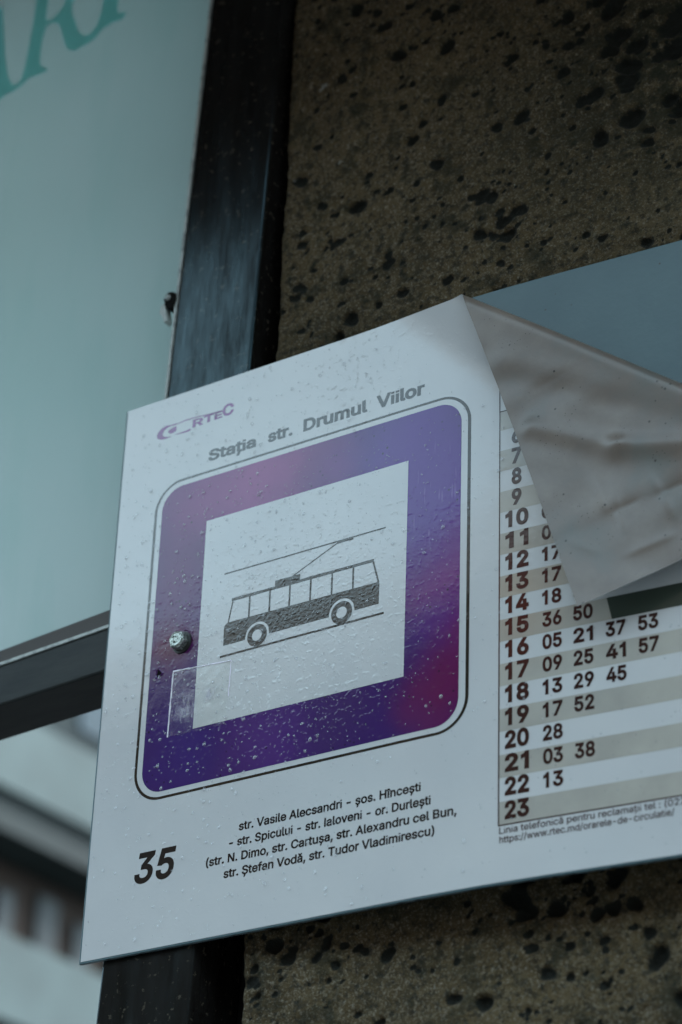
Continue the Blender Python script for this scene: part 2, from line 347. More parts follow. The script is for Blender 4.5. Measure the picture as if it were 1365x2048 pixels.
# leaning steel post and lower rail of the frame, frosted panel with its lettering
POST = [((-.0285), -2.45), (.0515, -2.45), (.1296 + .00992, .60), (.0504 + .0085, .60)]
def postx(z, side):  # left/right edge at local height z
    return (.0504 + (z - .393) * .0411) if side == 0 else (.1272 + (z - .3577) * .0385)
P4 = [(postx(-2.45, 0), -2.45), (postx(-2.45, 1), -2.45), (postx(.62, 1), .62), (postx(.62, 0), .62)]
root = empty('steel_post', TL); V, F = quads_prism(P4, .0042, .060)
o = mk('shaft', V, F, M_steel, root); fixn(o); bevel(o, .0022, 3)
V, F = quads_prism([(postx(-2.45, 0), -2.45), (.1275, -2.45), (.1275, .62), (postx(.62, 0), .62)], .0602, .22)
fixn(mk('gap_backing', V, F, M_gapblack, root))  # added black backing for the shaded gap between post and pillar
tag(root, 'dark steel post with bluish sheen, leaning slightly between frosted panel and pillar', 'post')
V, F = quads_prism([(postx(-.15, 0) - .0022, -.15), (postx(-.15, 0) - .0003, -.15), (postx(.62, 0) - .0003, .62), (postx(.62, 0) - .0026, .62)], .0035, .03)
o = mk('lit_edge_strip', V, F, M_pale, root)  # pale strip stands in for the light caught on the panel's edge

root = empty('frame_rail', TL)
def rail(name, pts, y0, y1, m, bv=.0015):
    V, F = quads_prism(pts, y0, y1); o = mk(name, V, F, m, root); fixn(o)
    if bv: bevel(o, bv, 2)
    return o
def ln(xa, za, xb, zb, x): return za + (zb - za) * (x - xa) / (xb - xa)
xl, xr = -.9, .006
top = lambda x: ln(-.1148, -.1884, -.0073, -.1816, x); bot = lambda x: ln(-.1102, -.2235, -.0089, -.2184, x)
rail('bar', [(xl, bot(xl)), (xr, bot(xr)), (xr, top(xr)), (xl, top(xl))], .008, .058, M_rail, .0018)
t2 = lambda x: ln(-.1279, -.168, -.0182, -.1591, x)
rail('glazing_bead', [(xl, top(xl) - .008), (xr, top(xr) - .008), (xr, t2(xr)), (xl, t2(xl))], .020, .0285, M_railtop, .001)
rail('pale_edge_strip', [(xl, top(xl) - .0012), (xr, top(xr) - .0012), (xr, top(xr) + .0012), (xl, top(xl) + .0012)], .0066, .0195, M_pale, 0)  # pale strip stands in for the highlight along the rail's upper edge
tag(root, 'dark grimy steel rail under the frosted panel, left of the sign', 'rail')

root = empty('frosted_panel', TL)
V, F = box(-1.1, .045, .030, .036, -.20, .66)
V = [(min(x, postx(z, 0) + .02), y, z) for x, y, z in V]
mk('sheet', V, F, M_panel, root)
LET = [[-236.0, 530.9], [-227.1, 525.6], [-222.6, 522.3], [-217.2, 491.2], [-211.9, 460.6], [-204.6, 434.6], [-199.2, 423.5], [-192.3, 420.6], [-187.6, 425.0], [-184.7, 438.9], [-182.8, 461.0], [-180.9, 488.4], [-179.9, 519.1], [-165.2, 512.6], [-165.7, 499.8], [-165.9, 484.4], [-158.9, 480.7], [-151.5, 484.5], [-145.7, 491.0], [-141.8, 502.1], [-129.5, 496.6], [-135.1, 488.9], [-133.9, 478.1], [-128.7, 465.6], [-123.3, 451.9], [-116.1, 443.7], [-108.4, 442.9], [-101.5, 450.0], [-97.9, 464.8], [-95.8, 481.6], [-78.6, 474.0], [-80.0, 461.9], [-77.8, 452.2], [-71.5, 451.9], [-68.1, 449.2], [-73.2, 443.9], [-84.6, 445.1], [-95.7, 442.4], [-102.5, 435.4], [-111.1, 432.8], [-118.7, 432.3], [-126.2, 431.1], [-133.1, 435.3], [-137.6, 441.7], [-141.5, 453.4], [-147.1, 468.5], [-151.7, 474.4], [-158.5, 477.3], [-163.6, 475.7], [-166.4, 466.7], [-167.8, 450.8], [-167.4, 436.7], [-164.6, 429.2], [-157.6, 425.0], [-157.2, 421.1], [-170.2, 421.5], [-178.1, 422.3], [-186.6, 417.0], [-195.4, 414.4], [-204.7, 414.4], [-212.2, 411.2], [-220.0, 410.7]]
V, F = quads_prism([(x / 1000, z / 1000) for x, z in LET], .0294, .0299)
o = mk('lettering', V, F, M_teal, root); fixn(o); tag(o, 'pale teal script letters')
tag(root, 'large frosted translucent panel with teal script letters, left of the post', 'panel')

# broken clip at the panel edge beside the post
root = empty('panel_clip', TL)
cx, cz = .0305, .097
pts = [(cx + math.cos(a) * r * 1.12, cz + math.sin(a) * r * 1.1) for a, r in zip(np.linspace(0, 2 * math.pi, 15)[:-1], (.006, .0058, .0052, .0048, .0054, .005, .0047, .0052, .0045, .0062, .0085, .0105, .008, .007))]
V, F = quads_prism(pts, .0024, .012); o = mk('plate', V, F, M_dirt, root); fixn(o)
V, F = [], []
for k in range(10): a = k * math.pi / 5; V.append((cx - .0015 + .0021 * math.cos(a), .0006, cz + .0008 + .0021 * math.sin(a))); 
for k in range(10): a = k * math.pi / 5; V.append((cx - .0015 + .0028 * math.cos(a), .0026, cz + .0008 + .0028 * math.sin(a)))
F = [tuple(range(10))] + [(i, i + 10, (i + 1) % 10 + 10, (i + 1) % 10) for i in range(10)]
o = mk('screw', V, F, M_pale, root); fixn(o)
pts = [(cx - .008, cz - .004), (cx - .0045, cz - .003), (cx - .003, cz - .012), (cx - .0015, cz - .020), (cx - .004, cz - .0215), (cx - .0065, cz - .014), (cx - .0098, cz - .011)]
V, F = quads_prism(pts, .003, .010); o = mk('broken_edge', V, F, M_pale, root); fixn(o)
tag(root, 'small dark broken clip with a pale screw at the panel edge by the post', 'clip')

# shelter roof above sign and camera side edge, and the far kiosk and the house opposite
M_roof = simple('dark_roof_sheet', (.035, .033, .030), .7)
M_lip = simple('pale_roof_lip', (.85, .72, .66), .6)
root = empty('shelter_roof', (0, 0, 2.45))
V, F = box(-4.6, 9.0, -.55, .25, .64, .70); mk('deck', V, F, M_roof, root)
V, F = box(-4.6, 9.0, -.575, -.552, .615, .72); mk('pale_edge_strip', V, F, M_lip, root)
tag(root, 'dark flat shelter roof with pale edge above the sign', 'roof')

M_brick = simple('brown_brick', (.13, .075, .05), .8, 2)
root = empty('brick_building', (-12, -22, 0))
V, F = box(-45, 60, -12, 0, 0, 14.6); mk('wall', V, F, M_brick, root)
V, F = box(-45.2, 60.2, -12, .25, 14.6, 15.6); mk('parapet', V, F, M_lip, root)
for i in range(26):
    for j in range(5):
        V, F = box(-44 + i * 4, -42.3 + i * 4, .0, .06, 1.2 + j * 2.8, 2.7 + j * 2.8); mk('window', V, F, M_rub, root)
tag(root, 'brown building across the street, mirrored in the lower half of the sign', 'building')
M_fas = simple('pale_fascia', (.048, .073, .073), .6)
M_wall = simple('rust_brown_wall', (.020, .010, .005), .8)
M_dk = simple('dark_soffit_shadow', (.012, .02, .02), .7)
M_win = simple('pale_curtained_window', (.026, .034, .037), .6)
M_tealw = simple('dark_teal_wall', (.006, .016, .018), .8)
M_blue = simple('blue_window', (.006, .03, .045), .5)
kx = -5.0
root = empty('market_building', (kx, 5.5, 0)); z0 = 2.45
def kb(name, y0, y1, za, zb, xa, xb, m):
    V, F = box(xa, xb, y0 - 5.5, y1 - 5.5, za + z0, zb + z0); return fixn(mk(name, V, F, m, root))
kb('wall', 2.0, 13.0, -2.45, 2.50, -2.5, -.30, M_wall)
kb('soffit_shadow', 2.0, 13.0, 2.42, 2.555, -.29, -.05, M_dk)  # dark strip stands in for the shadow under the fascia
kb('fascia', 2.0, 13.0, 2.56, 2.875, -2.5, 0.0, M_fas)
kb('upper_wall', 5.42, 13.0, 2.88, 4.2, -2.5, -.02, M_tealw)
kb('lower_fascia', 2.0, 13.0, 1.66, 1.975, -.29, .05, M_fas)
for k in range(-9, 24):
    y = 5.34 + k * .235; w_ = .125 if k % 2 == 0 else .09
    o = kb('window', y, y + w_, 2.03, 2.35 - (k % 2) * .05, -.298, -.27, M_win)
for y in (5.66, 6.2, 6.8): kb('window', y, y + .3, 2.95, 3.5, -.02, -.005, M_blue)
tag(root, 'brown building with pale fascia bands, blurred far behind the rail at lower left', 'building')

# ------------------------------------------------------------------ the sign
us = np.linspace(-.02, .75, 771)
sm = lambda x: (lambda t: t * t * (3 - 2 * t))(np.clip(x, 0, 1))
th = lambda u: math.radians(5.3) * sm((u - .24) / .16)
T_ = th(us); du_ = us[1] - us[0]
XS = -.02 + np.concatenate([[0], np.cumsum(np.cos((T_[1:] + T_[:-1]) / 2)) * du_]); YS = np.concatenate([[0], np.cumsum(np.sin((T_[1:] + T_[:-1]) / 2)) * du_])
def Sv(u, v, h):
    """point at u right, v down, h proud of the gently bowed plate"""
    a = th(u); return np.stack([np.interp(u, us, XS) + np.sin(a) * h, np.interp(u, us, YS) - np.cos(a) * h, -v + 0 * u], -1)
FU, PHI, L0, L1, AMAX, PRE, W_, CURL = 0.3134164556451648, 0.626501205852777, 0.010718034794377138, 0.010063054548373479, 3.2391014755996514, 0.135, 0.6052922702095694, -1.822591364957382
sg = np.linspace(-.09, .36, 1801); dsg = sg[1] - sg[0]
def prof(L):
    al = PRE * sm((sg + .075) / .06) + (AMAX - PRE) * sm((sg + L) / (2 * L)) + CURL * np.clip(sg - L, 0, None)
    return (sg[0] + np.concatenate([[0], np.cumsum(np.cos((al[1:] + al[:-1]) / 2)) * dsg]), np.concatenate([[0], np.cumsum(np.sin((al[1:] + al[:-1]) / 2)) * dsg]), al)
LS = np.linspace(.002, .03, 15); TAB = [prof(L) for L in LS]; TA = np.array([x[0] for x in TAB]); TH = np.array([x[1] for x in TAB]); TQ = np.array([x[2] for x in TAB])
TN = (math.cos(PHI), math.sin(PHI)); NN = (math.sin(PHI), -math.cos(PHI))
def segd(a, b, p0, p1):
    dx, dy = p1[0] - p0[0], p1[1] - p0[1]; k = np.clip(((a - p0[0]) * dx + (b - p0[1]) * dy) / (dx * dx + dy * dy), 0, 1)
    return np.hypot(a - p0[0] - k * dx, b - p0[1] - k * dy), k
def sheet(u, v, off=0.0):
    """the printed sheet: flat on the plate, peeled and folded over at its top right corner"""
    u = np.asarray(u, float); v = np.asarray(v, float)
    d = u - FU; t = d * TN[0] + v * TN[1]; s = d * NN[0] + v * NN[1]
    L = np.clip(L0 + L1 * t, .002, .03); k = (L - .002) / .002; i = np.clip(k.astype(int), 0, 13); w = k - i
    j = np.clip((s - sg[0]) / dsg, 0, len(sg) - 2.001); jj = j.astype(int); wj = j - jj
    g = lambda A: (1 - w) * ((1 - wj) * A[i, jj] + wj * A[i, jj + 1]) + w * ((1 - wj) * A[i + 1, jj] + wj * A[i + 1, jj + 1])
    a = np.where(s < sg[0], s, g(TA)); h = np.where(s < sg[0], 0, g(TH)); al = np.where(s < sg[0], 0, g(TQ))
    h = h + off * np.cos(al); a = a - off * np.sin(al)
    U = FU + t * TN[0] + a * NN[0]; Vv = t * TN[1] + a * NN[1]
    fl = sm((s - L) / .03)          # only the turned-over flap is creased
    for p0, p1, amp, sig in (((.368, .130), (.430, .160), .0016, .0075), ((.430, .160), (.475, .170), .0019, .0075), ((.362, .142), (.455, .190), -.0005, .010),
                             ((.350, .070), (.50, .135), .0011, .013), ((.345, .085), (.48, .150), -.0007, .012),
                             ((.409, .178), (.4236, .2108), .0011, .0030), ((.4258, .186), (.4352, .2323), .0010, .0032), ((.4236, .2108), (.445, .205), -.0008, .0035), ((.4352, .2323), (.4236, .2108), -.0007, .003),
                             ((.452, .186), (.470, .225), .0011, .0040), ((.455, .205), (.49, .196), -.0010, .004), ((.395, .225), (.418, .240), .0007, .004), ((.435, .245), (.47, .236), .0009, .004), ((.37, .10), (.41, .09), -.0004, .004)):
        dd, kk = segd(U, Vv, p0, p1); h = h + fl * amp * (np.exp(-(dd / sig) ** 2) if sig > .005 else np.exp(-dd / sig / .8) * np.sin(np.pi * np.clip(kk, .02, .98)) ** .5)
    h = h + fl * .0004 * np.sin(U * 70 + 2 * np.sin(Vv * 60)) * np.sin(Vv * 85 + 1.3)
    return Sv(U, Vv, h)

sign = empty('timetable_sign', TL)
tag(sign, 'white and purple trolleybus stop timetable sign, its top right corner peeled and folded down', 'sign')

# plate
def plate():
    H0, H1 = .0003, -.0030; pu = np.linspace(-.0018, .66, 160); pv = (-.0002, .4478)
    V = []; F = []; fm = []
    for u in pu:
        for (v, h) in ((pv[0], -H0), (pv[1], -H0), (pv[1], H1), (pv[0], H1)): V.append(Sv(np.array(u), np.array(v), np.array(h)))
    for i in range(len(pu) - 1):
        for k in range(4):
            a, b_ = i * 4 + k, i * 4 + (k + 1) % 4; F.append((a, b_, b_ + 4, a + 4)); fm.append(0 if k == 0 else 1)
    F.append((3, 2, 1, 0)); fm.append(1); n = len(pu) * 4; F.append((n - 4, n - 3, n - 2, n - 1)); fm.append(1)
    o = mk('backing_plate', V, F, None, sign, mats=[M_plate, M_plateedge], fmat=fm); fixn(o); bevel(o, .0005, 2)
plate()

# printed sheet (front and adhesive back), 0.35 mm thick
HS = .4462
def vinyl():
    us_ = np.unique(np.concatenate([np.arange(0, W_, .002), [W_]])); vs_ = np.linspace(0, HS, 224)
    U, V = np.meshgrid(us_, vs_); nu, nv = len(us_), len(vs_)
    fr_ = sheet(U, V, 0.0).reshape(-1, 3); bk = sheet(U, V, -.00028).reshape(-1, 3)
    idx = np.arange(nu * nv).reshape(nv, nu); F1 = np.stack([idx[:-1, :-1], idx[1:, :-1], idx[1:, 1:], idx[:-1, 1:]], -1).reshape(-1, 4); n = nu * nv
    F2 = F1[:, ::-1] + n
    rim = np.concatenate([idx[0, :], idx[1:, -1], idx[-1, -2::-1], idx[-2:0:-1, 0]]); R = [(rim[i], rim[(i + 1) % len(rim)], rim[(i + 1) % len(rim)] + n, rim[i] + n) for i in range(len(rim))]
    faces = F1.tolist() + F2.tolist() + [tuple(map(int, x)) for x in R]
    o = mk('printed_sheet', np.concatenate([fr_, bk]), faces, None, sign, True, [M_white, M_back], [0] * len(F1) + [1] * len(F2) + [0] * len(R))
    o.data.set_sharp_from_angle(angle=math.radians(60))
    return o
SHEET = vinyl()

def strips(name, ug, top, bot, off, m, dv=.008):
    """print patch between v=top(u) and v=bot(u), laid on the sheet"""
    V = []; F = []
    for u in ug:
        a, b_ = top(u), bot(u); V.append((u, a, b_))
    nv = max(2, int(max(b_ - a for _, a, b_ in V) / dv) + 1)
    U = np.array([[u] * nv for u, a, b_ in V]); VV = np.array([np.linspace(a, b_, nv) for u, a, b_ in V])
    P_ = sheet(U, VV, off).reshape(-1, 3); idx = np.arange(len(ug) * nv).reshape(len(ug), nv)
    F = np.stack([idx[:-1, :-1], idx[:-1, 1:], idx[1:, 1:], idx[1:, :-1]], -1).reshape(-1, 4).tolist()
    return mk(name, P_, F, m, SHEET, True)
def rect(name, u0, u1, v0, v1, off, m):
    n = max(2, int((u1 - u0) / .006) + 1); return strips(name, np.linspace(u0, u1, n), lambda u: v0, lambda u: v1, off, m)
def rrect(name, u0, u1, v0, v1, r, off, m):
    e = r * (1 - np.cos(np.linspace(0, math.pi / 2, 14))); ug = np.unique(np.concatenate([u0 + e, np.arange(u0 + r, u1 - r, .006), u1 - e]))
    def c(u):
        d = min(u - u0, u1 - u); return 0 if d >= r else r - math.sqrt(max(0, r * r - (r - d) ** 2))
    return strips(name, ug, lambda u: v0 + c(u), lambda u: v1 - c(u), off, m)
def stroke(name, p0, p1, wd, off, m):
    """straight printed line, width wd"""
    dx, dy = p1[0] - p0[0], p1[1] - p0[1]; L = math.hypot(dx, dy); nx, ny = -dy / L * wd / 2, dx / L * wd / 2; n = max(2, int(L / .008) + 1)
    k = np.linspace(0, 1, n); U = np.stack([p0[0] + dx * k + nx, p0[0] + dx * k - nx], -1); V = np.stack([p0[1] + dy * k + ny, p0[1] + dy * k - ny], -1)
    P_ = sheet(U, V, off).reshape(-1, 3); F = [(2 * i, 2 * i + 2, 2 * i + 3, 2 * i + 1) for i in range(n - 1)]
    return mk(name, P_, F, m, SHEET)
def poly(name, pts, off, m):
    A = np.array(pts); o = mk(name, sheet(A[:, 0], A[:, 1], off), [tuple(range(len(pts)))], m, SHEET); return o
def disc(name, u, v, r, off, m, n=40):
    a = np.linspace(0, 2 * math.pi, n + 1)[:-1]; return poly(name, [(u + r * math.cos(x), v + r * math.sin(x)) for x in a], off, m)

FONT = None
try:
    import os
    FONT = bpy.data.fonts.load(os.path.join(bpy.utils.resource_path('LOCAL'), 'datafiles', 'fonts', 'Inter.woff2'))
except Exception: FONT = None
GC = {}
def contours(st):
    """closed outlines of a string and its width"""
    cu = bpy.data.curves.new('lettering', 'FONT'); cu.body = st
    if FONT: cu.font = FONT
    cu.size = 1; cu.resolution_u = 4; cu.fill_mode = 'NONE'
    ob = bpy.data.objects.new('lettering', cu); me = bpy.data.meshes.new_from_object(ob)
    v = np.empty(len(me.vertices) * 3); me.vertices.foreach_get('co', v); v = v.reshape(-1, 3)[:, :2]
    nxt = {}
    for ed in me.edges: nxt.setdefault(ed.vertices[0], []).append(ed.vertices[1]); nxt.setdefault(ed.vertices[1], []).append(ed.vertices[0])
    bpy.data.objects.remove(ob); bpy.data.meshes.remove(me); bpy.data.curves.remove(cu)
    seen = set(); loops = []
    for i in range(len(v)):
        if i in seen or i not in nxt: continue
        lp_ = [i]; seen.add(i); c_ = i + 1 if i + 1 in nxt[i] else nxt[i][0]     # vertices are stored in drawing order
        while c_ not in seen:
            lp_.append(c_); seen.add(c_); q = [x for x in nxt[c_] if x not in seen]
            if not q: break
            c_ = q[0]
        P_ = v[lp_]; keep = np.hypot(*(P_ - np.roll(P_, 1, 0)).T) > 1e-5; P_ = P_[keep]
        if len(P_) > 2: loops.append(P_)
    return loops, (v[:, 0].min(), v[:, 0].max()) if len(v) else (0, 0)
area = lambda P_: .5 * np.sum(P_[:, 0] * np.roll(P_[:, 1], -1) - np.roll(P_[:, 0], -1) * P_[:, 1])
def glyph(ch):
    if ch in GC: return GC[ch]
    if 'H' not in GC:
        l, (a, b) = contours('H'); l2, (a2, b2) = contours('HH'); GC['H'] = (l, (b2 - a2) - (b - a)); GC['sg'] = np.sign(area(l[0])); GC['k'] = l[0][:, 1].max() / .727
    if ch == 'H': return GC['H']
    l2, (a2, b2) = contours('H' + ch + 'H'); _, (a, b) = contours('HH'); ad = (b2 - a2) - (b - a)
    if ch == '1': l = [np.array([(.265, 0), (.265, .575), (.235, .552), (.17, .515), (.115, .495), (.115, .585), (.19, .62), (.25, .67), (.285, .727), (.36, .727), (.36, 0)])]; ad = .60
    elif ch == 'i': l = [np.array([(.075, .0), (.075, .490), (.155, .490), (.155, 0)]), np.array([(.075, .655), (.075, .695), (.155, .695), (.155, .655)])]; ad = .232
    elif ch == 'I': l = [np.array([(.085, 0), (.085, .727), (.18, .727), (.18, 0)])]; ad = .265
    else: l, _ = contours(ch)
    if ch in '1Ii': l = [q * GC['k'] for q in l]; ad *= GC['k']
    if ch in '1Ii': l = [q if np.sign(area(q)) == GC['sg'] else q[::-1] for q in l]
    if ch in '023456789': ad = max(ad, .60 * GC['k'])
    GC[ch] = (l, ad); return GC[ch]
def fill(loops, bold):
    sgn = GC['sg']; out = []
    for P_ in loops:
        d1 = P_ - np.roll(P_, 1, 0); d2 = np.roll(P_, -1, 0) - P_; d1 = d1 / np.linalg.norm(d1, axis=1)[:, None]; d2 = d2 / np.linalg.norm(d2, axis=1)[:, None]
        n1 = np.stack([d1[:, 1], -d1[:, 0]], -1) * sgn; n2 = np.stack([d2[:, 1], -d2[:, 0]], -1) * sgn
        m_ = n1 + n2; l_ = np.maximum(np.linalg.norm(m_, axis=1), .3); m_ /= l_[:, None]; k_ = np.minimum(1 / np.maximum((m_ * n1).sum(1), .4), 1.6)
        out.append(P_ + m_ * (k_ * bold)[:, None])
    vv = np.concatenate(out); ed = []; o0 = 0
    for P_ in out: ed += [(o0 + i, o0 + (i + 1) % len(P_)) for i in range(len(P_))]; o0 += len(P_)
    r_ = delaunay_2d_cdt([Vector(p) for p in vv], ed, [], 0, 1e-6); V_ = np.array([tuple(p) for p in r_[0]]); T = np.array([tuple(f_) for f_ in r_[2] if len(f_) == 3])
    C_ = V_[T].mean(1); A_ = vv[[a_ for a_, b_ in ed]]; B_ = vv[[b_ for a_, b_ in ed]]; wn = np.zeros(len(C_), int)
    for (ax, ay), (bx_, by) in zip(A_, B_):
        cr_ = (bx_ - ax) * (C_[:, 1] - ay) - (by - ay) * (C_[:, 0] - ax)
        if ay <= by: wn += ((C_[:, 1] >= ay) & (C_[:, 1] < by) & (cr_ > 0))
        else: wn -= ((C_[:, 1] >= by) & (C_[:, 1] < ay) & (cr_ < 0))
    T = T[wn * sgn > 0]; return V_, [tuple(map(int, t_)) for t_ in T]
def text(name, s, u0, u1, base, cap, off, m, bold=.046, shear=0.0, ref='H'):
    """lettering whose outline runs u0..u1, standing on v=base, capitals cap tall"""
    def raw(st):
        out = []; x = 0
        for ch in st:
            g, ad = glyph(ch); out += [(P_ + np.array([x, 0])) for P_ in g]; x += ad
        if shear: out = [np.stack([P_[:, 0] + shear * P_[:, 1], P_[:, 1]], -1) for P_ in out]
        return fill(out, bold * GC['k'])
    key = (ref, bold)
    if str(key) not in text.__dict__:
        a, _ = raw(ref); text.__dict__[str(key)] = (a[:, 1].min(), a[:, 1].max())
    y0, y1 = text.__dict__[str(key)]
    v, f = raw(s); x0, x1 = v[:, 0].min(), v[:, 0].max()
    U = u0 + (v[:, 0] - x0) / (x1 - x0) * (u1 - u0); V = base - (v[:, 1] - y0) / (y1 - y0) * cap
    return mk(name, sheet(U, V, off), f, m, SHEET)

mm = .001
# outline and purple frame
e = .00008
rrect('outline', .0352, .3142, .0773, .3366, .0245, e, M_bus)
rrect('outline_gap', .0377, .3117, .0793, .3346, .0223, 2 * e, M_white)
rrect('purple_frame', .0424, .3066, .0833, .3308, .0185, 3 * e, M_purple)
rect('pictogram_field', .0858, .2634, .1210, .2882, 4 * e, M_white)
# trolleybus pictogram
B = 5 * e
stroke('overhead_wire', (.1057, .1703), (.2458, .1697), .0012, B, M_bus)
stroke('collector_shoe', (.2045, .1710), (.2185, .1708), .0017, B + .00001, M_bus)
stroke('trolley_pole', (.2050, .1712), (.1655, .1885), .0010, B + .00002, M_bus)
rect('roof_box', .1520, .1738, .1875, .1922, B, M_bus)
rect('bus_roof', .1138, .2365, .1920, .1944, B + .00001, M_bus)
poly('bus_body', [(.1082, .2135), (.1105, .2112), (.1125, .2108), (.2415, .2110), (.2418, .2130), (.2416, .2282), (.1085, .2287)][::-1], B, M_bus)
for u in (.1300, .1479, .1653, .1833, .2016, .2195): stroke('window_pillar', (u, .1942), (u, .2112), .0015, B + .00002, M_bus)
stroke('window_pillar', (.1150, .1942), (.1118, .2112), .0012, B + .00002, M_bus)
stroke('window_pillar', (.2358, .1930), (.2410, .2114), .0014, B + .00002, M_bus)
stroke('road_line', (.1062, .2370), (.2461, .2362), .0017, B, M_bus)
for u, r in ((.1384, .0086), (.2109, .0088)):
    strips('wheel_arch', np.linspace(u - r - .0019, u + r + .0019, 24), lambda x, u=u, r=r: .2274 - math.sqrt(max(0, (r + .0019) ** 2 - (x - u) ** 2)), lambda x: .2295, 6 * e, M_white)
    disc('tyre', u, .2274, r, 7 * e, M_bus); disc('wheel_hub', u, .2274, r * .5, 8 * e, M_white)
# logo
def crescent(name, c0, r0, c1, r1, a0, a1, sx, sy, m):
    A = np.linspace(a0, a1, 26); o_ = [(c0[0] + r0 * math.cos(x) * sx, c0[1] + r0 * math.sin(x) * sy) for x in A]; i_ = [(c1[0] + r1 * math.cos(x) * sx, c1[1] + r1 * math.sin(x) * sy) for x in A]
    pts = np.array(o_ + i_); n = len(A); F = [(i, i + 1, n + i + 1, n + i) for i in range(n - 1)]; return mk(name, sheet(pts[:, 0], pts[:, 1], e), F, m, SHEET)
def lp(name, pts): 
    A = np.array(pts) * mm; o = mk(name, sheet(A[:, 0], A[:, 1], e), [tuple(range(len(pts)))[::-1]], M_logo, SHEET); return o
LOGO_POLYS = []
lp('logo_mark', [(50.85, 25.54), (44.93, 25.8), (40.38, 24.91), (35.98, 25.85), (32.44, 28.22), (31.03, 30.89), (31.84, 34.21), (35.37, 36.15), (39.9, 36.81), (45.8, 36.32), (40.51, 35.22), (37.38, 33.47), (36.62, 31.53), (37.76, 29.13), (40.58, 27.24), (44.25, 26.63), (48.74, 26.95)])
lp('logo_mark', [(41.67, 31.33), (43.02, 29.68), (46.63, 28.37), (49.59, 28.24), (50.16, 29.78), (49.93, 32.44), (47.06, 33.63), (44.06, 33.28)])
lp('logo_mark', [(47.95, 35.39), (52.41, 35.57), (58.29, 35.29), (61.23, 35.15), (63.38, 34.43), (64.24, 36.05), (62.09, 36.77), (56.92, 36.58), (51.73, 36.25)])
lp('logo_mark', [(48.76, 27.17), (51.64, 26.12), (58.97, 25.26), (70.8, 25.78), (81.85, 26.77), (92.8, 27.4), (93.58, 28.11), (82.66, 27.9), (70.86, 26.62), (59.41, 26.15), (51.7, 26.82)])
text('logo_word', 'R', .0655, .0760, .0346, .0070, e, M_logo, .05)
text('logo_word', 'T', .0760, .0858, .0342, .0066, e, M_logo, .045)
text('logo_word', 'E', .0862, .0938, .0340, .0064, e, M_logo, .045)
text('logo_word', 'C', .0938, .1045, .0338, .0104, e, M_logo, .045)
# heading and route text
text('heading_word', 'Stația', .0830, .1272, .0694, .0098, e, M_grey)
text('heading_word', 'str.', .1380, .1605, .0694, .0100, e, M_grey)
text('heading_word', 'Drumul', .1702, .2268, .0695, .0105, e, M_grey)
text('heading_word', 'Viilor', .2343, .2755, .0698, .0108, e, M_grey)
text('route_number', '35', .0425, .0782, .3972, .0228, e, M_black, .034, .15)
text('route_line', 'str. Vasile Alecsandri - șos. Hîncești', .1315, .2787, .3737, .0064, e, M_black, .035)
text('route_line', '- str. Spicului - str. Ialoveni - or. Durlești', .1240, .2865, .3845, .0064, e, M_black, .035)
text('route_line', '(str. N. Dimo, str. Cartușa, str. Alexandru cel Bun,', .1050, .3062, .3953, .0064, e, M_black, .035)
text('route_line', 'str. Ștefan Vodă, str. Tudor Vladimirescu)', .1207, .2898, .4062, .0064, e, M_black, .035)
# timetable
ROW = 16.16 * mm; R0 = .1176
for k in range(-1, 18):
    if k % 2 == 1 or k == -1:
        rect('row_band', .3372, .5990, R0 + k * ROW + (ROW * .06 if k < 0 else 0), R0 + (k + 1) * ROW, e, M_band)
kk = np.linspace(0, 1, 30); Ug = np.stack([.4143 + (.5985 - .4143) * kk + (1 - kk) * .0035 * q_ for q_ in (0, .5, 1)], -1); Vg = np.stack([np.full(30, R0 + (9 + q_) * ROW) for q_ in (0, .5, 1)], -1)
DL = mk('flap_reflection_patch', sheet(Ug, Vg, 2.4 * e).reshape(-1, 3), [(i * 3 + k, i * 3 + k + 1, i * 3 + k + 4, i * 3 + k + 3) for i in range(29) for k in range(2)], M_bandark, SHEET)  # dark reflection of the peeled flap, painted on as a flat patch
tag(DL, 'dark reflection of the flap painted on the row for 15')
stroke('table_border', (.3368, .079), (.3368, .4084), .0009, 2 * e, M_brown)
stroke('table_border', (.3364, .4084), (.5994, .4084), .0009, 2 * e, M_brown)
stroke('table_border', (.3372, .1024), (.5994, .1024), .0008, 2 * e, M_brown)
H = {6: '', 7: '', 8: '', 9: '', 10: '02', 11: '02', 12: '17', 13: '17', 14: '18 33', 15: '36 50', 16: '05 21 37 53', 17: '09 25 41 57', 18: '13 29 45', 19: '17 52', 20: '28', 21: '03 38', 22: '13', 23: ''}
UC = (.3684, .3905, .4131, .4357)
for h, mins in H.items():
    base = R0 + (h - 5) * ROW - 3.7 * mm
    s = str(h)
    if h < 10: text('hour_numeral', s, .3460, .3535, base + .0002, .0126, 2 * e, M_brown, .056)
    else: text('hour_numeral', s, .3412, .3586, base + .0002, .0126, 2 * e, M_brown, .056)
    for u, q in zip(UC, mins.split()):
        text('minute_numeral', q, u, u + .0140, base - .0003, .0107, 2 * e, M_brown, .048)
text('footer_line', 'Linia telefonică pentru reclamații tel : (022', .3372, .4640, .4142, .0046, e, M_brown, .020)
text('footer_line', 'https://www.rtec.md/orarele-de-circulatie/', .3374, .4565, .4204, .0046, e, M_brown, .020)

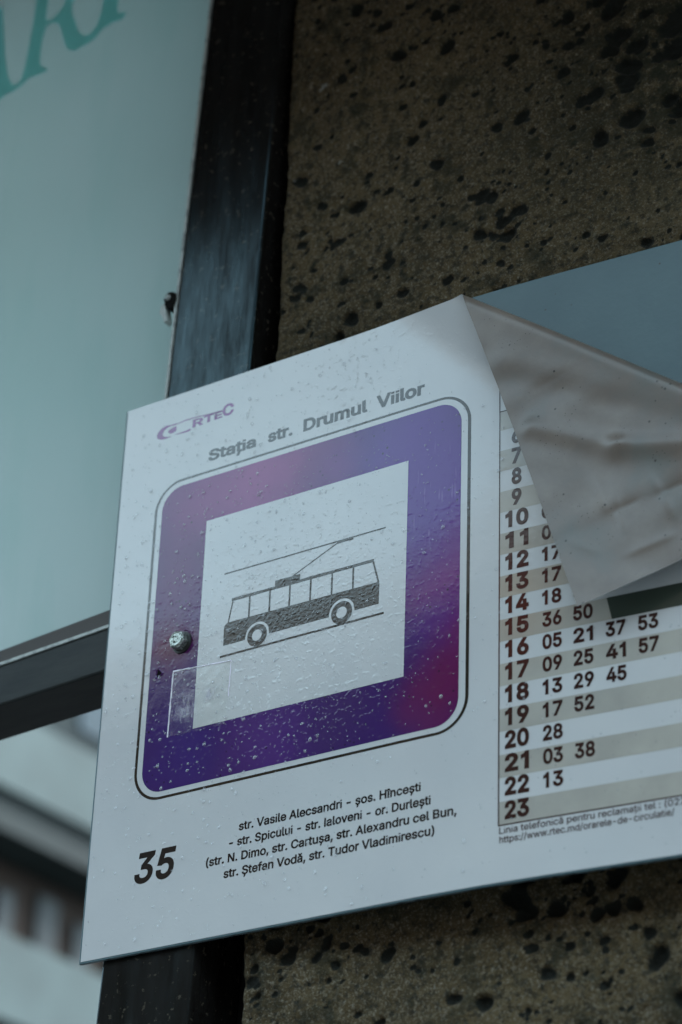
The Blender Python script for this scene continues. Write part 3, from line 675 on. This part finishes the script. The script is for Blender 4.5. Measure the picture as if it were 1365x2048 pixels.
# clear tape
def tape():
    c4 = [(.0644, .2387), (.1167, .2421), (.1149, .2911), (.0634, .2902)]
    A = np.array(c4); f = sheet(A[:, 0], A[:, 1], 11 * e); g = sheet(A[:, 0], A[:, 1], 6 * e)
    o = mk('clear_tape', f, [(0, 3, 2, 1)], M_tape, sign); tag(o, 'square patch of clear tape with whitish edges')
    def ed(a, b_, wd):
        a, b_ = np.array(a), np.array(b_); d = (b_ - a) / np.linalg.norm(b_ - a); n = np.array([-d[1], d[0]]) * wd / 2
        ks = np.linspace(0, 1, 14); jj = rng.normal(size=14) * .00012; wv = 1 + rng.normal(size=14) * .25
        V = []; 
        for k, j_, w_ in zip(ks, jj, wv):
            p = a + (b_ - a) * k + np.array([-d[1], d[0]]) * j_
            for q, hh in ((n * w_, 6 * e), (n * .4, .0007), (-n * .4, .0007), (-n * w_, 6 * e)): V.append(sheet(*(p + q), hh))
        F = [(i * 4 + k, i * 4 + k + 1, i * 4 + k + 5, i * 4 + k + 4) for i in range(13) for k in range(3)]
        fixn(mk('tape_edge', V, F, M_tapeedge, o, True))
    ed(c4[0], c4[1], .0013); ed(c4[0], c4[3], .0011); ed(c4[1], (.1158, .270), .0009)
tape()

# bolt with washer
def bolt():
    bu, bv = .0700, .2166
    def ring(r, h, n, rot=0, cx=bu, cv=bv): return [sheet(cx + r * math.cos(2 * math.pi * k / n + rot), cv + r * math.sin(2 * math.pi * k / n + rot), h) for k in range(n)]
    def loft(name, rings, m, par, smooth=False):
        n = len(rings[0]); V = [p for r_ in rings for p in r_]; F = [(i * n + k, i * n + (k + 1) % n, (i + 1) * n + (k + 1) % n, (i + 1) * n + k) for i in range(len(rings) - 1) for k in range(n)]
        F.append(tuple(range((len(rings) - 1) * n, len(rings) * n))); o = mk(name, V, F, m, par, smooth); fixn(o); return o
    R = .0072; rot = .22
    head = loft('bolt', [ring(R, .0012, 6, rot), ring(R, .0060, 6, rot), ring(R * .86, .0071, 6, rot)], M_zinc, sign); bevel(head, .0004, 2)
    tag(head, 'zinc hex bolt holding the sign')
    loft('raised_face', [ring(R * .76, .0070, 24), ring(R * .74, .0075, 24), ring(R * .60, .0073, 24)], M_zinc, head)
    for a, r_, s_ in ((2.0, .0026, .0010), (3.9, .0030, .0009), (4.6, .0016, .0005), (.2, .0020, .0005)):
        loft('pit', [ring(s_, .00745, 7, 0, bu + r_ * math.cos(a), bv + r_ * math.sin(a)), ring(s_ * .7, .00752, 7, 0, bu + r_ * math.cos(a), bv + r_ * math.sin(a))], M_dirt, head)
    w_ = loft('washer', [ring(.0086, .0003, 28, 0, bu + .0008, bv + .0006), ring(.0084, .0013, 28, 0, bu + .0008, bv + .0006)], M_rub, head)
    # lip of lifted film round the washer
    n = 14; V = []; 
    for k in range(n):
        a = -1.45 + k * 1.5 / (n - 1)
        for r_, h_ in ((.0090, .0004), (.0096, .0012), (.0103, .0004)): V.append(sheet(bu + .0008 + r_ * math.cos(a), bv + .0004 + r_ * math.sin(a), h_))
    mk('lifted_film', V, [(i * 3 + k, i * 3 + k + 1, i * 3 + k + 4, i * 3 + k + 3) for i in range(n - 1) for k in range(2)], M_purple, head, True)
    # puncture below the bolt
    hu, hv = .0512, .2372; n = 11; a = np.linspace(0, 2 * math.pi, n + 1)[:-1]
    rr = .0021 * (1 + .35 * np.sin(3 * a + 1)); V = [sheet(hu + r_ * math.cos(x), hv + r_ * math.sin(x), 4.5 * e) for x, r_ in zip(a, rr)]
    hole = mk('puncture', V, [tuple(range(n))[::-1]], M_dirt, sign); tag(hole, 'small ragged puncture in the purple print')
    V = []
    for x, r_ in zip(a, rr):
        for q, h_ in ((1.0, .0003), (1.3, .0011 + .0006 * math.sin(2 * x)), (1.8, .0003)): V.append(sheet(hu + r_ * q * math.cos(x), hv + r_ * q * math.sin(x), h_))
    fixn(mk('torn_rim', V, [(i * 3 + k, i * 3 + k + 1, ((i + 1) % n) * 3 + k + 1, ((i + 1) % n) * 3 + k) for i in range(n) for k in range(2)], M_purple, hole, True))
bolt()

# raindrops: low domes of water on the film
def drops():
    pts = []
    def add(u, v, r):
        if 0.003 < u < W_ and .003 < v < .443 and (u - FU) * NN[0] + v * NN[1] < -.055 and math.hypot(u - .0706, v - .217) > .012: pts.append((u, v, r))
    while len(pts) < 1250:
        u, v = rng.random() * .34, rng.random() * .445
        dens = .25 + .75 * math.exp(-((u - .07) / .11) ** 2)
        if v > .34: dens *= .5
        if rng.random() > dens: continue
        add(u, v, min(.0015, .00048 * (1 + rng.pareto(2.3))))
    k = 0
    while k < 1500:
        u, v = .17 + rng.normal() * .045, .23 + rng.normal() * .075; k += 1
        add(u, v, rng.uniform(.00022, .0005))
    for _ in range(160): add(rng.uniform(.20, .31), rng.uniform(.09, .30), rng.uniform(.0003, .0006))
    for _ in range(120): add(rng.uniform(.33, .50), rng.uniform(.28, .44), rng.uniform(.0003, .0007))
    V = []; F = []; n = 9
    for u, v, r in pts:
        sx = rng.uniform(.85, 1.1); sy = rng.uniform(.9, 1.35); hh = r * rng.uniform(.45, .75); ph = rng.uniform(0, 6); b0 = len(V)
        uu, vv, oo = [], [], []
        for q, z_ in ((1.0, 0), (.86, .5), (.5, .86)):
            for k in range(n):
                a = 2 * math.pi * k / n; w_ = 1 + .10 * math.sin(2 * a + ph)
                uu.append(u + r * q * w_ * sx * math.cos(a)); vv.append(v + r * q * w_ * sy * math.sin(a) + (r * .15 * z_)); oo.append(7.2 * e + hh * z_)
        uu.append(u); vv.append(v + r * .15); oo.append(7.2 * e + hh)
        V.append((uu, vv, oo))
    U = np.array([x[0] for x in V]); VV = np.array([x[1] for x in V]); O = np.array([x[2] for x in V])
    P_ = sheet(U, VV, O).reshape(-1, 3); m_ = 3 * n + 1
    for i in range(len(V)):
        b0 = i * m_
        for q in range(2):
            for k in range(n): F.append((b0 + q * n + k, b0 + (q + 1) * n + k, b0 + (q + 1) * n + (k + 1) % n, b0 + q * n + (k + 1) % n))
        for k in range(n): F.append((b0 + 2 * n + k, b0 + 3 * n, b0 + 2 * n + (k + 1) % n))
    o = mk('raindrops', P_, F, M_water, None, True); fixn(o); o.location = TL
    tag(o, 'fine raindrops scattered over the face of the timetable sign', 'raindrops', kind='stuff')
drops()
